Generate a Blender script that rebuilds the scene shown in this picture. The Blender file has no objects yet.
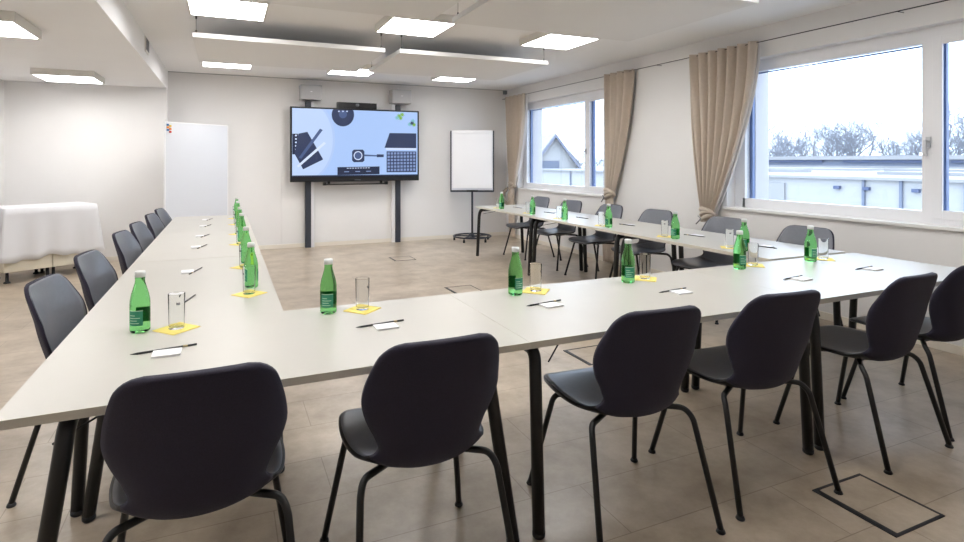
import bpy, bmesh, math, random
from mathutils import Vector, Matrix
C = bpy.context.scene.collection
PI = math.pi
rnd = random.Random(7)

# ------------------------------------------------------------------ materials
def lin(c):
    return tuple(((x/255)/12.92 if x/255 <= .04045 else ((x/255+.055)/1.055)**2.4) for x in c)

def mat(name, col, rough=.5, metal=0., spec=.5, noise=None, bump=0., bscale=200., trans=0., ior=1.45, sheen=0., emit=None, estr=0., coat=0.):
    m = bpy.data.materials.new(name); m.use_nodes = True
    nt = m.node_tree; b = nt.nodes['Principled BSDF']
    b.inputs['Base Color'].default_value = (*col, 1)
    b.inputs['Roughness'].default_value = rough
    b.inputs['Metallic'].default_value = metal
    b.inputs['Specular IOR Level'].default_value = spec
    b.inputs['Transmission Weight'].default_value = trans
    b.inputs['IOR'].default_value = ior
    b.inputs['Sheen Weight'].default_value = sheen
    b.inputs['Coat Weight'].default_value = coat
    if emit:
        b.inputs['Emission Color'].default_value = (*emit, 1); b.inputs['Emission Strength'].default_value = estr
    tc = nt.nodes.new('ShaderNodeTexCoord')
    if noise:
        sc, amt = noise
        n = nt.nodes.new('ShaderNodeTexNoise'); n.inputs['Scale'].default_value = sc; n.inputs['Detail'].default_value = 5
        nt.links.new(tc.outputs['Object'], n.inputs['Vector'])
        r = nt.nodes.new('ShaderNodeMapRange')
        r.inputs['From Min'].default_value = .25; r.inputs['From Max'].default_value = .75
        r.inputs['To Min'].default_value = 1-amt; r.inputs['To Max'].default_value = 1+amt
        nt.links.new(n.outputs['Fac'], r.inputs['Value'])
        v = nt.nodes.new('ShaderNodeVectorMath'); v.operation = 'SCALE'; v.inputs[0].default_value = col
        nt.links.new(r.outputs[0], v.inputs['Scale']); nt.links.new(v.outputs[0], b.inputs['Base Color'])
    if bump:
        n2 = nt.nodes.new('ShaderNodeTexNoise'); n2.inputs['Scale'].default_value = bscale
        nt.links.new(tc.outputs['Object'], n2.inputs['Vector'])
        bp = nt.nodes.new('ShaderNodeBump'); bp.inputs['Strength'].default_value = bump; bp.inputs['Distance'].default_value = .002
        nt.links.new(n2.outputs['Fac'], bp.inputs['Height']); nt.links.new(bp.outputs[0], b.inputs['Normal'])
    return m

M = {}
M['wall'] = mat('wall_paint', (.78, .77, .765), .9, noise=(3, .012), bump=.15, bscale=90)
M['ceil'] = mat('ceiling_paint', (.86, .86, .865), .95, noise=(2, .01))
M['trimw'] = mat('cream_skirting', (.78, .73, .65), .5)
M['frame'] = mat('white_window_plastic', (.82, .82, .84), .35)
M['sill'] = mat('white_sill_stone', (.82, .81, .80), .3)
M['rail'] = mat('sky_tinted_rail', (.20, .27, .48), .4)  # sky reflection on the metal put into the colour as blue
M['reveal'] = mat('outer_reveal', (.6, .58, .6), .8)
M['top'] = mat('table_laminate', (.475, .457, .42), .36, noise=(6, .015))
M['edge'] = mat('table_edge_band', (.62, .585, .51), .5)
M['black'] = mat('black_powder_coat', (.010, .010, .011), .42, bump=.1, bscale=600)
M['blackp'] = mat('black_plastic', (.012, .012, .014), .35)
M['fabric'] = mat('dark_fabric', (.022, .019, .038), .85, sheen=.04, noise=(260, .22), bump=.5, bscale=700)
M['pad'] = mat('grey_pad', (.16, .17, .20), .30, noise=(40, .05))  # grey upholstery; its pale blue tone also carries painted window reflections
M['glass_g'] = mat('green_bottle_glass', (.25, .70, .25), .02, trans=1, ior=1.2)
M['cap'] = mat('silver_cap', (.72, .74, .73), .35, metal=.3)
M['label'] = mat('green_label', (.03, .25, .14), .5)
M['labelw'] = mat('pale_label_print', (.45, .68, .5), .5)
M['clear'] = mat('clear_glass', (.98, .99, .985), .01, trans=1, ior=1.09)
M['print'] = mat('dark_glass_print', (.03, .03, .05), .5)
M['napkin'] = mat('yellow_napkin', (.86, .70, .20), .9, bump=.4, bscale=300)
M['paper'] = mat('white_paper', (.82, .82, .84), .8)
M['pencil'] = mat('black_pencil', (.015, .015, .014), .4)
M['pencilg'] = mat('gold_pencil_print', (.45, .34, .15), .4)
M['lampw'] = mat('white_lamp_housing', (.72, .70, .66), .5)
M['panel'] = mat('white_acoustic_panel', (.78, .775, .77), .95, bump=.2, bscale=400)
M['steel'] = mat('steel_wire', (.25, .25, .26), .35, metal=.9)
M['dsteel'] = mat('dark_metal', (.03, .03, .035), .35, metal=.6)
M['alu'] = mat('brushed_aluminium', (.55, .56, .58), .3, metal=.9)
M['anth'] = mat('anthracite_column', (.035, .04, .055), .45)
M['grey'] = mat('silver_grey_speaker', (.42, .42, .43), .5, noise=(300, .1))
M['dgrey'] = mat('grey_grille', (.16, .17, .19), .6)
M['wboard'] = mat('whiteboard_face', (.70, .72, .77), .18)
M['curt'] = mat('taupe_curtain', (.53, .45, .375), .95, sheen=.2, noise=(30, .04), bump=.3, bscale=500)
M['lining'] = mat('lit_curtain_lining', (.80, .78, .78), .95)  # white of the turned edge stands for window light through the cloth
M['cloth'] = mat('white_tablecloth', (.68, .68, .70), .85, bump=.3, bscale=8)
M['cab'] = mat('beige_cabinet', (.66, .61, .50), .5)
M['snow'] = mat('snow', (.29, .285, .285), .9, noise=(.3, .06))
M['extw'] = mat('pale_facade', (.36, .355, .35), .9)
M['extb'] = mat('blue_grey_facade', (.15, .17, .22), .8)
M['extd'] = mat('dark_opening', (.06, .08, .15), .4)
M['extr'] = mat('red_stripe', (.35, .10, .14), .6)
M['extbl'] = mat('blue_stripe', (.12, .2, .42), .6)
M['roof'] = mat('grey_roof', (.16, .17, .22), .8)
M['bark'] = mat('hazy_frosted_bark', (.26, .27, .30), .9)  # distance haze is mixed into the pale bluish bark colour
for k, c in dict(c_bg=(162, 190, 236), c_circ=(168, 192, 234), c_dk=(42, 54, 86), c_mid=(70, 88, 130), c_lt=(205, 218, 245), c_key=(120, 140, 185), c_gr=(120, 170, 60), c_gr2=(120, 180, 190), c_bar=(28, 38, 66), c_plate=(182, 203, 240)).items():
    M[k] = mat('screen_'+k, (0.01, 0.01, 0.01), .25, emit=lin(c), estr=1.0)

def m_lamp():
    m = bpy.data.materials.new('lamp_diffuser'); m.use_nodes = True
    nt = m.node_tree; nt.nodes.clear()
    e = nt.nodes.new('ShaderNodeEmission'); e.inputs[0].default_value = (1, .985, .965, 1); e.inputs[1].default_value = LAMP
    o = nt.nodes.new('ShaderNodeOutputMaterial'); nt.links.new(e.outputs[0], o.inputs[0])
    return m
LAMP = 19.0
SKY = 5.5
M['lamp'] = m_lamp()

def m_pane():
    m = bpy.data.materials.new('window_glass'); m.use_nodes = True
    nt = m.node_tree; nt.nodes.clear()
    t = nt.nodes.new('ShaderNodeBsdfTransparent'); t.inputs[0].default_value = (.88, .90, .92, 1)
    g = nt.nodes.new('ShaderNodeBsdfGlossy'); g.inputs['Roughness'].default_value = .01
    f = nt.nodes.new('ShaderNodeFresnel')
    ge = nt.nodes.new('ShaderNodeNewGeometry'); mr = nt.nodes.new('ShaderNodeMapRange'); mr.inputs['To Min'].default_value = 1.3; mr.inputs['To Max'].default_value = 1/1.3
    nt.links.new(ge.outputs['Backfacing'], mr.inputs['Value']); nt.links.new(mr.outputs[0], f.inputs[0])
    mx = nt.nodes.new('ShaderNodeMixShader'); o = nt.nodes.new('ShaderNodeOutputMaterial')
    nt.links.new(f.outputs[0], mx.inputs[0]); nt.links.new(t.outputs[0], mx.inputs[1]); nt.links.new(g.outputs[0], mx.inputs[2]); nt.links.new(mx.outputs[0], o.inputs[0])
    return m
M['pane'] = m_pane()

def m_floor():
    m = bpy.data.materials.new('stone_look_vinyl'); m.use_nodes = True
    nt = m.node_tree; b = nt.nodes['Principled BSDF']; L = nt.links
    tc = nt.nodes.new('ShaderNodeTexCoord')
    mp = nt.nodes.new('ShaderNodeMapping'); mp.inputs['Location'].default_value = (-.42, -1.987, 0); L.new(tc.outputs['Object'], mp.inputs[0])
    br = nt.nodes.new('ShaderNodeTexBrick'); br.offset = .24; br.offset_frequency = 2
    br.inputs['Scale'].default_value = 1; br.inputs['Brick Width'].default_value = 1.0; br.inputs['Row Height'].default_value = .333
    br.inputs['Mortar Size'].default_value = .0022; br.inputs['Mortar Smooth'].default_value = .2
    br.inputs['Color1'].default_value = (.96, .96, .96, 1); br.inputs['Color2'].default_value = (1.04, 1.04, 1.04, 1); br.inputs['Mortar'].default_value = (.62, .6, .58, 1)
    L.new(mp.outputs[0], br.inputs['Vector'])
    n1 = nt.nodes.new('ShaderNodeTexNoise'); n1.inputs['Scale'].default_value = 3.2; n1.inputs['Detail'].default_value = 9; n1.inputs['Roughness'].default_value = .68
    L.new(tc.outputs['Object'], n1.inputs['Vector'])
    cr = nt.nodes.new('ShaderNodeValToRGB')
    cr.color_ramp.elements[0].position = .28; cr.color_ramp.elements[0].color = (.27, .212, .150, 1)
    cr.color_ramp.elements[1].position = .72; cr.color_ramp.elements[1].color = (.52, .44, .35, 1)
    L.new(n1.outputs['Fac'], cr.inputs[0])
    mx = nt.nodes.new('ShaderNodeMix'); mx.data_type = 'RGBA'; mx.blend_type = 'MULTIPLY'; mx.inputs['Factor'].default_value = 1
    L.new(cr.outputs[0], mx.inputs['A']); L.new(br.outputs['Color'], mx.inputs['B']); L.new(mx.outputs['Result'], b.inputs['Base Color'])
    b.inputs['Roughness'].default_value = .30
    bp = nt.nodes.new('ShaderNodeBump'); bp.inputs['Strength'].default_value = .06; bp.inputs['Distance'].default_value = .003
    L.new(n1.outputs['Fac'], bp.inputs['Height']); L.new(bp.outputs[0], b.inputs['Normal'])
    return m
M['floor'] = m_floor()

# ------------------------------------------------------------------ mesh helpers
def B(): return bmesh.new()

def box(bm, x0, x1, y0, y1, z0, z1, mi=0, bev=0., rot=0., piv=None):
    r = bmesh.ops.create_cube(bm, size=1)
    vs = r['verts']
    for v in vs:
        v.co = Vector((x0+(v.co.x+.5)*(x1-x0), y0+(v.co.y+.5)*(y1-y0), z0+(v.co.z+.5)*(z1-z0)))
    fs = {f for v in vs for f in v.link_faces}
    for f in fs: f.material_index = mi
    if rot:
        p = Vector(piv or ((x0+x1)/2, (y0+y1)/2, 0))
        bmesh.ops.rotate(bm, verts=vs, cent=p, matrix=Matrix.Rotation(rot, 3, 'Z'))
    if bev:
        es = list({e for v in vs for e in v.link_edges})
        bmesh.ops.bevel(bm, geom=es, offset=bev, segments=2, profile=.7, affect='EDGES')
    return bm

def smooth_path(pts, rad=.04, n=5):
    P = [Vector(p) for p in pts]; out = [P[0]]
    for i in range(1, len(P)-1):
        a, b, c = P[i-1], P[i], P[i+1]
        r = min(rad, (a-b).length*.48, (c-b).length*.48)
        s = b+(a-b).normalized()*r; e = b+(c-b).normalized()*r
        for k in range(n+1):
            t = k/n; out.append(s*(1-t)**2+b*2*t*(1-t)+e*t*t)
    out.append(P[-1]); return out

def tube(bm, pts, r, seg=10, mi=0, cap=True):
    P = [Vector(p) for p in pts]; rs = r if isinstance(r, (list, tuple)) else [r]*len(P)
    T = []
    for i in range(len(P)):
        t = (P[min(i+1, len(P)-1)]-P[max(i-1, 0)]).normalized(); T.append(t)
    up = Vector((0, 0, 1)) if abs(T[0].z) < .9 else Vector((1, 0, 0))
    n = (up-T[0]*up.dot(T[0])).normalized(); rings = []
    for i, p in enumerate(P):
        n = (n-T[i]*n.dot(T[i])).normalized(); b = T[i].cross(n)
        rings.append([bm.verts.new(p+(n*math.cos(2*PI*k/seg)+b*math.sin(2*PI*k/seg))*rs[i]) for k in range(seg)])
    for i in range(len(P)-1):
        for k in range(seg):
            f = bm.faces.new((rings[i][k], rings[i][(k+1) % seg], rings[i+1][(k+1) % seg], rings[i+1][k])); f.material_index = mi; f.smooth = True
    if cap:
        for ring, rev in ((rings[0], True), (rings[-1], False)):
            f = bm.faces.new(list(reversed(ring)) if rev else ring); f.material_index = mi
    return bm

def lathe(bm, prof, seg=24, c=(0, 0, 0), mi=0, close=False):
    rings = []
    for (r, z) in prof:
        if r < 1e-5: rings.append([bm.verts.new((c[0], c[1], c[2]+z))])
        else: rings.append([bm.verts.new((c[0]+r*math.cos(2*PI*k/seg), c[1]+r*math.sin(2*PI*k/seg), c[2]+z)) for k in range(seg)])
    for i in range(len(rings)-1):
        a, b = rings[i], rings[i+1]
        for k in range(seg):
            k2 = (k+1) % seg
            if len(a) == 1 and len(b) == 1: continue
            if len(a) == 1: vs = (a[0], b[k2], b[k])
            elif len(b) == 1: vs = (a[k], a[k2], b[0])
            else: vs = (a[k], a[k2], b[k2], b[k])
            f = bm.faces.new(vs); f.smooth = True; f.material_index = mi
    return bm

def prism(bm, poly, y0, y1, mi=0):      # polygon in xz, extruded along y
    a = [bm.verts.new((p[0], y0, p[1])) for p in poly]; b = [bm.verts.new((p[0], y1, p[1])) for p in poly]
    n = len(poly)
    fs = [bm.faces.new(a), bm.faces.new(list(reversed(b)))]
    for i in range(n): fs.append(bm.faces.new((a[(i+1) % n], a[i], b[i], b[(i+1) % n])))
    for f in fs: f.material_index = mi
    return bm

def obj(name, bm, mats, parent=None, loc=None, smooth=None, recalc=True):
    if recalc: bmesh.ops.recalc_face_normals(bm, faces=bm.faces)
    me = bpy.data.meshes.new(name); bm.to_mesh(me); bm.free()
    for m in (mats if isinstance(mats, (list, tuple)) else [mats]): me.materials.append(M[m] if isinstance(m, str) else m)
    if smooth is not None:
        for p in me.polygons: p.use_smooth = smooth
    o = bpy.data.objects.new(name, me); C.objects.link(o)
    if parent: o.parent = parent
    if loc: o.location = loc
    return o

def thing(name, label, cat, loc=(0, 0, 0), rz=0, group=None):
    o = bpy.data.objects.new(name, None); C.objects.link(o); o.empty_display_size = .1
    o.location = loc; o.rotation_euler = (0, 0, rz); o['label'] = label; o['category'] = cat
    if group: o['group'] = group
    return o

def tag(o, label, cat, group=None, kind=None):
    o['label'] = label; o['category'] = cat
    if group: o['group'] = group
    if kind: o['kind'] = kind
    return o

def struct(name, bm, mats, parent=None, label=None, **k):
    o = obj(name, bm, mats, parent, **k)
    if not parent: o['kind'] = 'structure'
    if label: o['label'] = label
    return o

KIDS = {}
def kids(o):
    return [c for c in C.objects if c.parent == o]
def dup(root, loc, rz, label, group=None):
    if root.name not in KIDS: KIDS[root.name] = [(c, kids(c)) for c in kids(root)]
    r = root.copy(); C.objects.link(r); r.location = loc; r.rotation_euler = (0, 0, rz); r['label'] = label
    if group: r['group'] = group
    for ch, gs in KIDS[root.name]:
        c = ch.copy(); C.objects.link(c); c.parent = r
        for g in gs:
            d = g.copy(); C.objects.link(d); d.parent = c
    return r

# ------------------------------------------------------------------ room
XW, YB, YL, XL, XS, YF = 4.93, 9.25, 9.0, -2.70, -0.795, -1.6
ZC, ZL = 2.76, 2.48
bm = B(); box(bm, XL-.2, XW+.3, YF-.2, YB+.3, -.12, 0); struct('floor', bm, 'floor')
bm = B(); box(bm, XS, XW+.3, YF-.2, YB+.3, ZC, ZC+.2); struct('ceiling', bm, 'ceil')
bm = B(); box(bm, XL-.2, XS, YF-.2, YB+.3, ZL, ZC+.2); struct('ceiling_left', bm, 'ceil')
bm = B(); box(bm, XS, XW, YB, YB+.2, 0, ZC); struct('wall_back', bm, 'wall')
bm = B(); box(bm, XL, XS, YL, YB+.2, 0, ZL); struct('wall_back_left', bm, 'wall')
bm = B(); box(bm, XL-.2, XL, YF, YB, 0, ZL); struct('wall_left', bm, 'wall')
bm = B(); box(bm, XL-.2, XW+.25, YF-.2, YF, 0, ZC); struct('wall_front', bm, 'wall')
# window wall with two openings
WIN = [(6.30, 8.78), (1.78, 4.25)]; WZ0, WZ1 = .90, 2.45; XO = XW+.42
bm = B()
ys = [YF] + [v for w in sorted(WIN) for v in w] + [YB+.2]
for i in range(0, len(ys), 2): box(bm, XW, XO, ys[i], ys[i+1], 0, ZC)
for a, b in WIN:
    box(bm, XW, XO, a, b, 0, WZ0); box(bm, XW, XO, a, b, WZ1, ZC)
struct('wall_right', bm, 'wall')
# skirting
for nm, a in dict(baseboard_back=(XS, XW, YB-.014, YB), baseboard_right=(XW-.014, XW, YF, YB-.014), baseboard_left=(XL, XL+.014, YF, YL), baseboard_back_left=(XL+.014, XS, YL-.014, YL)).items():
    bm = B(); box(bm, a[0], a[1], a[2], a[3], 0, .065, bev=.003); struct(nm, bm, 'trimw')
bm = B(); box(bm, XS, XW, YB-.012, YB, ZC-.010, ZC); struct('trim_1', bm, 'grey')

for n, (a, b) in enumerate(WIN, 1):
    root = bpy.data.objects.new('window_%d' % n, None); C.objects.link(root); root.location = (XW, (a+b)/2, WZ0); root['kind'] = 'structure'
    root['label'] = ('white framed window far from the camera, with a gabled house outside' if n == 1 else 'large white framed window near the camera, with bare trees outside')
    def L(x0, x1, y0, y1, z0, z1, bm, **k): box(bm, x0-XW, x1-XW, y0-(a+b)/2, y1-(a+b)/2, z0-WZ0, z1-WZ0, **k)
    f0, f1 = XW+.115, XW+.185
    ym = a + (.57 if n == 1 else .71)          # mullion centre: narrow sash near the camera, wide pane beyond
    bm = B()
    t = .10
    L(f0, f1, a, a+t, WZ0, WZ1, bm); L(f0, f1, b-.125, b, WZ0, WZ1, bm)
    L(f0, f1, a+t, b-t, WZ1-.115, WZ1, bm); L(f0, f1, a+t, b-t, WZ0, WZ0+.12, bm)
    L(f0, f1, ym-.045, ym+.045, WZ0+.12, WZ1-.115, bm)
    struct('window_frame', bm, 'frame', root)
    sashes = [(a+t-.02, ym-.03), ]
    for (s0, s1) in sashes:
        bm = B(); w = .065
        L(f0-.018, f0, s0, s0+w, WZ0+.07, WZ1-.08, bm, bev=.004); L(f0-.018, f0, s1-w, s1, WZ0+.07, WZ1-.08, bm, bev=.004)
        L(f0-.018, f0, s0+w, s1-w, WZ1-.08-w, WZ1-.08, bm, bev=.004); L(f0-.018, f0, s0+w, s1-w, WZ0+.07, WZ0+.07+w, bm, bev=.004)
        struct('sash', bm, 'frame', root)
    for (s0, s1) in [(a+t-.01, ym-.035), (ym+.035, b-.115)]:
        bm = B(); L(f0+.03, f0+.034, s0, s1, WZ0+.09, WZ1-.105, bm); struct('pane', bm, 'pane', root)
        bm = B()
        L(f1, f1+.035, s1-.045, s1-.005, WZ0+.10, WZ1-.11, bm); L(f1, f1+.035, s0+.01, s0+.03, WZ0+.10, WZ1-.11, bm)
        L(f1, f1+.02, s0+.03, s1-.065, WZ1-.130, WZ1-.118, bm)
        struct('guide_rail', bm, 'rail', root, label='metal shutter guide rail, blue sky reflection in its colour')
    bm = B(); L(f1+.036, XO, b-.165, b, WZ0, WZ1, bm); L(f1+.036, XO, a, a+.11, WZ0, WZ1, bm); struct('outer_reveal', bm, 'reveal', root)
    bm = B(); hy = ym-.0
    L(f0-.012, f0-.0, hy-.016, hy+.016, 1.52, 1.60, bm, bev=.003); L(f0-.045, f0-.012, hy-.008, hy+.008, 1.555, 1.571, bm)
    L(f0-.055, f0-.043, hy-.010, hy+.010, 1.45, 1.575, bm, bev=.003)
    struct('handle', bm, 'alu', root, label='grey metal window handle')
    bm = B(); L(XW-.035, f0, a-.03, b+.03, WZ0-.0, WZ0+.026, bm, bev=.004); o = struct('sill', bm, 'sill', root)
    bm = B(); L(f1, XO+.05, a, b, WZ0-.03, WZ0+.0, bm); struct('outer_sill', bm, 'alu', root)

# curtain cable
bm = B(); tube(bm, [(XW-.09, YF, 2.583), (XW-.09, 9.22, 2.583)], .0045, 8)
for yy in (9.2, 5.2, 2.6): tube(bm, [(XW-.09, yy, 2.583), (XW, yy, 2.583)], .0028, 8)
tag(obj('curtain_rod', bm, 'dsteel'), 'thin dark curtain cable running along the window wall above both windows', 'curtain rod')
bm = B(); box(bm, XW-.06, XW, YB-.06, YB, ZC-.08, ZC-.010, bev=.004)
tag(obj('cable_clip', bm, 'dgrey'), 'small grey cable end box in the far ceiling corner', 'cable clip')
# ventilation grille on bulkhead face
t = thing('air_vent', 'small grey ventilation grille on the side of the lowered ceiling', 'air vent', (XS, 6.80, 2.665))
bm = B(); box(bm, 0, .012, -.13, .13, -.08, .08, bev=.003); obj('vent_frame', bm, 'lampw', t)
bm = B()
for i in range(8): box(bm, .012, .018, -.11, .11, -.052+i*.016, -.046+i*.016)
obj('slat', bm, 'dgrey', t)

# ------------------------------------------------------------------ lamps
lamp0 = None
def lamp(x, y, z, label):
    global lamp0
    if lamp0 is None:
        t = thing('ceiling_light', label, 'ceiling light', (x, y, z), 0, 'square ceiling lights')
        bm = B(); h = .31
        for (x0, x1, y0, y1) in ((-h, h, -h, -h+.017), (-h, h, h-.017, h), (-h, -h+.017, -h+.017, h-.017), (h-.017, h, -h+.017, h-.017)): box(bm, x0, x1, y0, y1, -.075, 0)
        box(bm, -h+.017, h-.017, -h+.017, h-.017, -.02, 0)
        obj('lamp_housing', bm, 'lampw', t)
        bm = B(); box(bm, -h+.018, h-.018, -h+.018, h-.018, -.073, -.066); obj('diffuser', bm, 'lamp', t)
        lamp0 = t; return t
    return dup(lamp0, (x, y, z), 0, label)
LX = [.02, 1.67, 3.30]
for i, x in enumerate(LX):
    lamp(x, 4.98, ZC, ['square ceiling light nearest the lowered ceiling, in the nearer row', 'square ceiling light in the middle of the nearer row of three', 'square ceiling light nearest the windows, in the nearer row'][i])
    lamp(x, 7.80, ZC, ['square ceiling light near the back wall, over the far end of the left tables', 'square ceiling light near the back wall, above the video screen', 'square ceiling light near the back wall, above the flip chart'][i])
    lamp(x, 2.12, ZC, 'square ceiling light above the near row of tables')['group'] = 'ceiling lights above the near tables'
lamp(-1.695, 5.13, ZL, 'square box light on the lowered ceiling, the nearer one')
lamp(-1.745, 7.96, ZL, 'square box light on the lowered ceiling, above the buffet table')
lamp(-1.745, 2.25, ZL, 'square box light on the lowered ceiling, closest to the camera')

# acoustic panels
pan0 = None
for (x0, y0, lb) in ((-.28, 5.56, 'white hanging acoustic ceiling panel with a light behind it, over the left tables'), (1.69, 5.52, 'white hanging acoustic ceiling panel in front of the flip chart side, beyond the middle light'),
                     (-.28, 2.78, 'white hanging acoustic ceiling panel at the top edge, nearer and left of the middle gap'), (1.72, 2.78, 'white hanging acoustic ceiling panel nearest the camera by the window wall')):
    if pan0 is None:
        t = thing('acoustic_panel', lb, 'acoustic panel', (x0, y0, 2.55), 0, 'acoustic panels hanging from the ceiling')
        bm = B(); box(bm, 0, 1.82, 0, 1.38, 0, .045, bev=.004); obj('panel_board', bm, 'panel', t)
        for (wx, wy) in ((.03, .05), (1.79, .05), (.03, 1.33), (1.79, 1.33)):
            bm = B(); tube(bm, [(wx, wy, .045), (wx, wy, .209)], .0022, 6); w = obj('suspension_wire', bm, 'steel', t)
            bm = B(); tube(bm, [(wx, wy, .045), (wx, wy, .075)], .007, 8); obj('wire_clamp', bm, 'dsteel', w)
            bm = B(); tube(bm, [(wx, wy, .18), (wx, wy, .209)], .007, 8); obj('wire_clamp', bm, 'dsteel', w)
        pan0 = t
    else: dup(pan0, (x0, y0, 2.55), 0, lb)

# ------------------------------------------------------------------ tables
def make_table(label, xt=.70, xb=.745):
    t = thing('conference_table', label, 'table', (0, 0, 0), 0, 'conference tables set in a U')
    bm = B(); box(bm, -.7993, .7993, -.3993, .3993, .715, .74, bev=.0005)
    for f in bm.faces:
        if abs(f.normal.z) < .5: f.material_index = 1
    obj('tabletop', bm, ['top', 'edge'], t)
    for sx in (-1, 1):
        for sy in (-1, 1):
            path = smooth_path([(sx*xb, sy*.385, .02), (sx*(xt+.008), sy*.358, .60), (sx*xt, sy*.34, .683), (sx*xt, sy*.22, .689)], .085, 6)
            bm = B(); tube(bm, path, .0235, 14); lg = obj('leg', bm, 'black', t)
            bm = B(); lathe(bm, [(0, 0), (.020, 0), (.0245, .006), (.0245, .022), (0, .022)], 14, (sx*xb, sy*.3853, 0)); obj('foot_cap', bm, 'blackp', lg)
        bm = B(); tube(bm, [(sx*xt, -.215, .689), (sx*xt, .215, .689)], .0215, 12)
        box(bm, sx*xt-.03, sx*xt+.03, -.12, .12, .708, .715)
        obj('crossbar', bm, 'black', t)
        for q in (1, -1):
            bm = B(); tube(bm, [(sx*.68, q*.335, .63), (sx*.40, q*.10, .713)], .0032, 8); obj('brace', bm, 'dsteel', t)
    return t
X0, Y0 = -.56, 1.758
tb = make_table('off-white folding table at the near left corner, under the first two dark chairs', .645, .735)
tb.location = (X0+.8, Y0+.4, 0)
tb = make_table('off-white folding table in the middle of the near row', .745, .755)
tb.location = (X0+2.4, Y0+.4, 0)
dup(tb, (X0+4.0, Y0+.4+.004, 0), 0, 'off-white folding table at the near corner beside the large window')
dup(tb, (X0+.4, Y0+1.6-.0012, 0), PI/2, 'off-white folding table of the left row, nearest to the camera')
dup(tb, (X0+.4, Y0+3.204, 0), PI/2, 'off-white folding table in the middle of the left row')
dup(tb, (X0+.4, Y0+4.806, 0), PI/2, 'off-white folding table of the left row, nearest the whiteboard')
dup(tb, (X0+4.4, Y0+1.655, 0), PI/2, 'off-white folding table of the window row, nearest to the camera')
dup(tb, (X0+4.4, Y0+3.257, 0), PI/2, 'off-white folding table in the middle of the window row')
dup(tb, (X0+4.4, Y0+4.859, 0), PI/2, 'off-white folding table of the window row, nearest the flip chart')

# ------------------------------------------------------------------ chairs
def interp(tab, t):
    for i in range(len(tab)-1):
        if t <= tab[i+1][0]:
            a, b = tab[i], tab[i+1]; u = (t-a[0])/(b[0]-a[0]); break
    else: return tab[-1][1:]
    p0 = tab[max(i-1, 0)]; p3 = tab[min(i+2, len(tab)-1)]
    out = []
    for k in range(1, len(a)):
        m1 = (b[k]-p0[k])/(b[0]-p0[0]+1e-9)*(b[0]-a[0]); m2 = (p3[k]-a[k])/(p3[0]-a[0]+1e-9)*(b[0]-a[0])
        h = (2*u**3-3*u*u+1)*a[k]+(u**3-2*u*u+u)*m1+(-2*u**3+3*u*u)*b[k]+(u**3-u*u)*m2
        out.append(h)
    return out
# t, y, z, half width, side curl (towards the sitter)
PROF = [(0, .305, .438, .110, .0), (.02, .300, .448, .152, .0), (.06, .280, .459, .192, .001), (.12, .232, .465, .222, .004), (.20, .14, .464, .240, .008), (.30, .035, .457, .243, .014),
        (.38, -.050, .450, .230, .022), (.43, -.105, .450, .208, .032), (.48, -.150, .464, .182, .042), (.53, -.182, .500, .172, .052), (.59, -.198, .550, .186, .062), (.66, -.211, .612, .214, .068),
        (.73, -.222, .672, .230, .068), (.79, -.232, .722, .227, .064), (.86, -.245, .782, .213, .046), (.92, -.254, .832, .195, .028), (.955, -.259, .856, .174, .018), (.98, -.262, .869, .152, .012), (1.0, -.263, .875, .122, .008)]
def shell_pt(t, s, off):
    y, z, w, c = interp(PROF, t)
    y1, z1, _, _ = interp(PROF, min(1, t+.004)); y2, z2, _, _ = interp(PROF, max(0, t-.004))
    ty, tz = y1-y2, z1-z2; l = math.hypot(ty, tz); ny, nz = tz/l, -ty/l      # normal towards the sitter
    x = w*s
    d = c*abs(s)**2.1 + off
    fz = 1 if t < .5 else max(0, 1-(t-.5)*5)
    d2 = off + (d-off)*fz; fy = (d-off)*(1-fz)
    return Vector((x, y+ny*d2+fy, z+nz*d2))
def shell(t0, t1, nu, nv, thick, inset=1., base=0., tin=0.):
    bm = B(); T = [], []
    for side in (0, 1):
        for i in range(nu+1):
            t = t0+(t1-t0)*i/nu
            row = []
            for j in range(nv+1):
                s = -1+2*j/nv; s = math.sin(s*PI/2)*.35+s*.65
                ed = max(abs(s)**6, 0)
                # thin rounded rim
                e_end = 1.0
                if tin:
                    q = min(1, min(t-t0 if t0 > .0 and False else 1, 1))
                off = base + (0 if side == 0 else -thick*(1-.55*ed))
                row.append(bm.verts.new(shell_pt(t, s*inset, off)))
            T[side].append(row)
    for side in (0, 1):
        for i in range(nu):
            for j in range(nv):
                q = (T[side][i][j], T[side][i][j+1], T[side][i+1][j+1], T[side][i+1][j])
                f = bm.faces.new(q if side == 0 else tuple(reversed(q))); f.smooth = True
    a, b = T
    for i in range(nu):
        bm.faces.new((a[i][0], a[i+1][0], b[i+1][0], b[i][0])); bm.faces.new((a[i+1][nv], a[i][nv], b[i][nv], b[i+1][nv]))
    for j in range(nv):
        bm.faces.new((a[0][j+1], a[0][j], b[0][j], b[0][j+1])); bm.faces.new((a[nu][j], a[nu][j+1], b[nu][j+1], b[nu][j]))
    return bm
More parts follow.
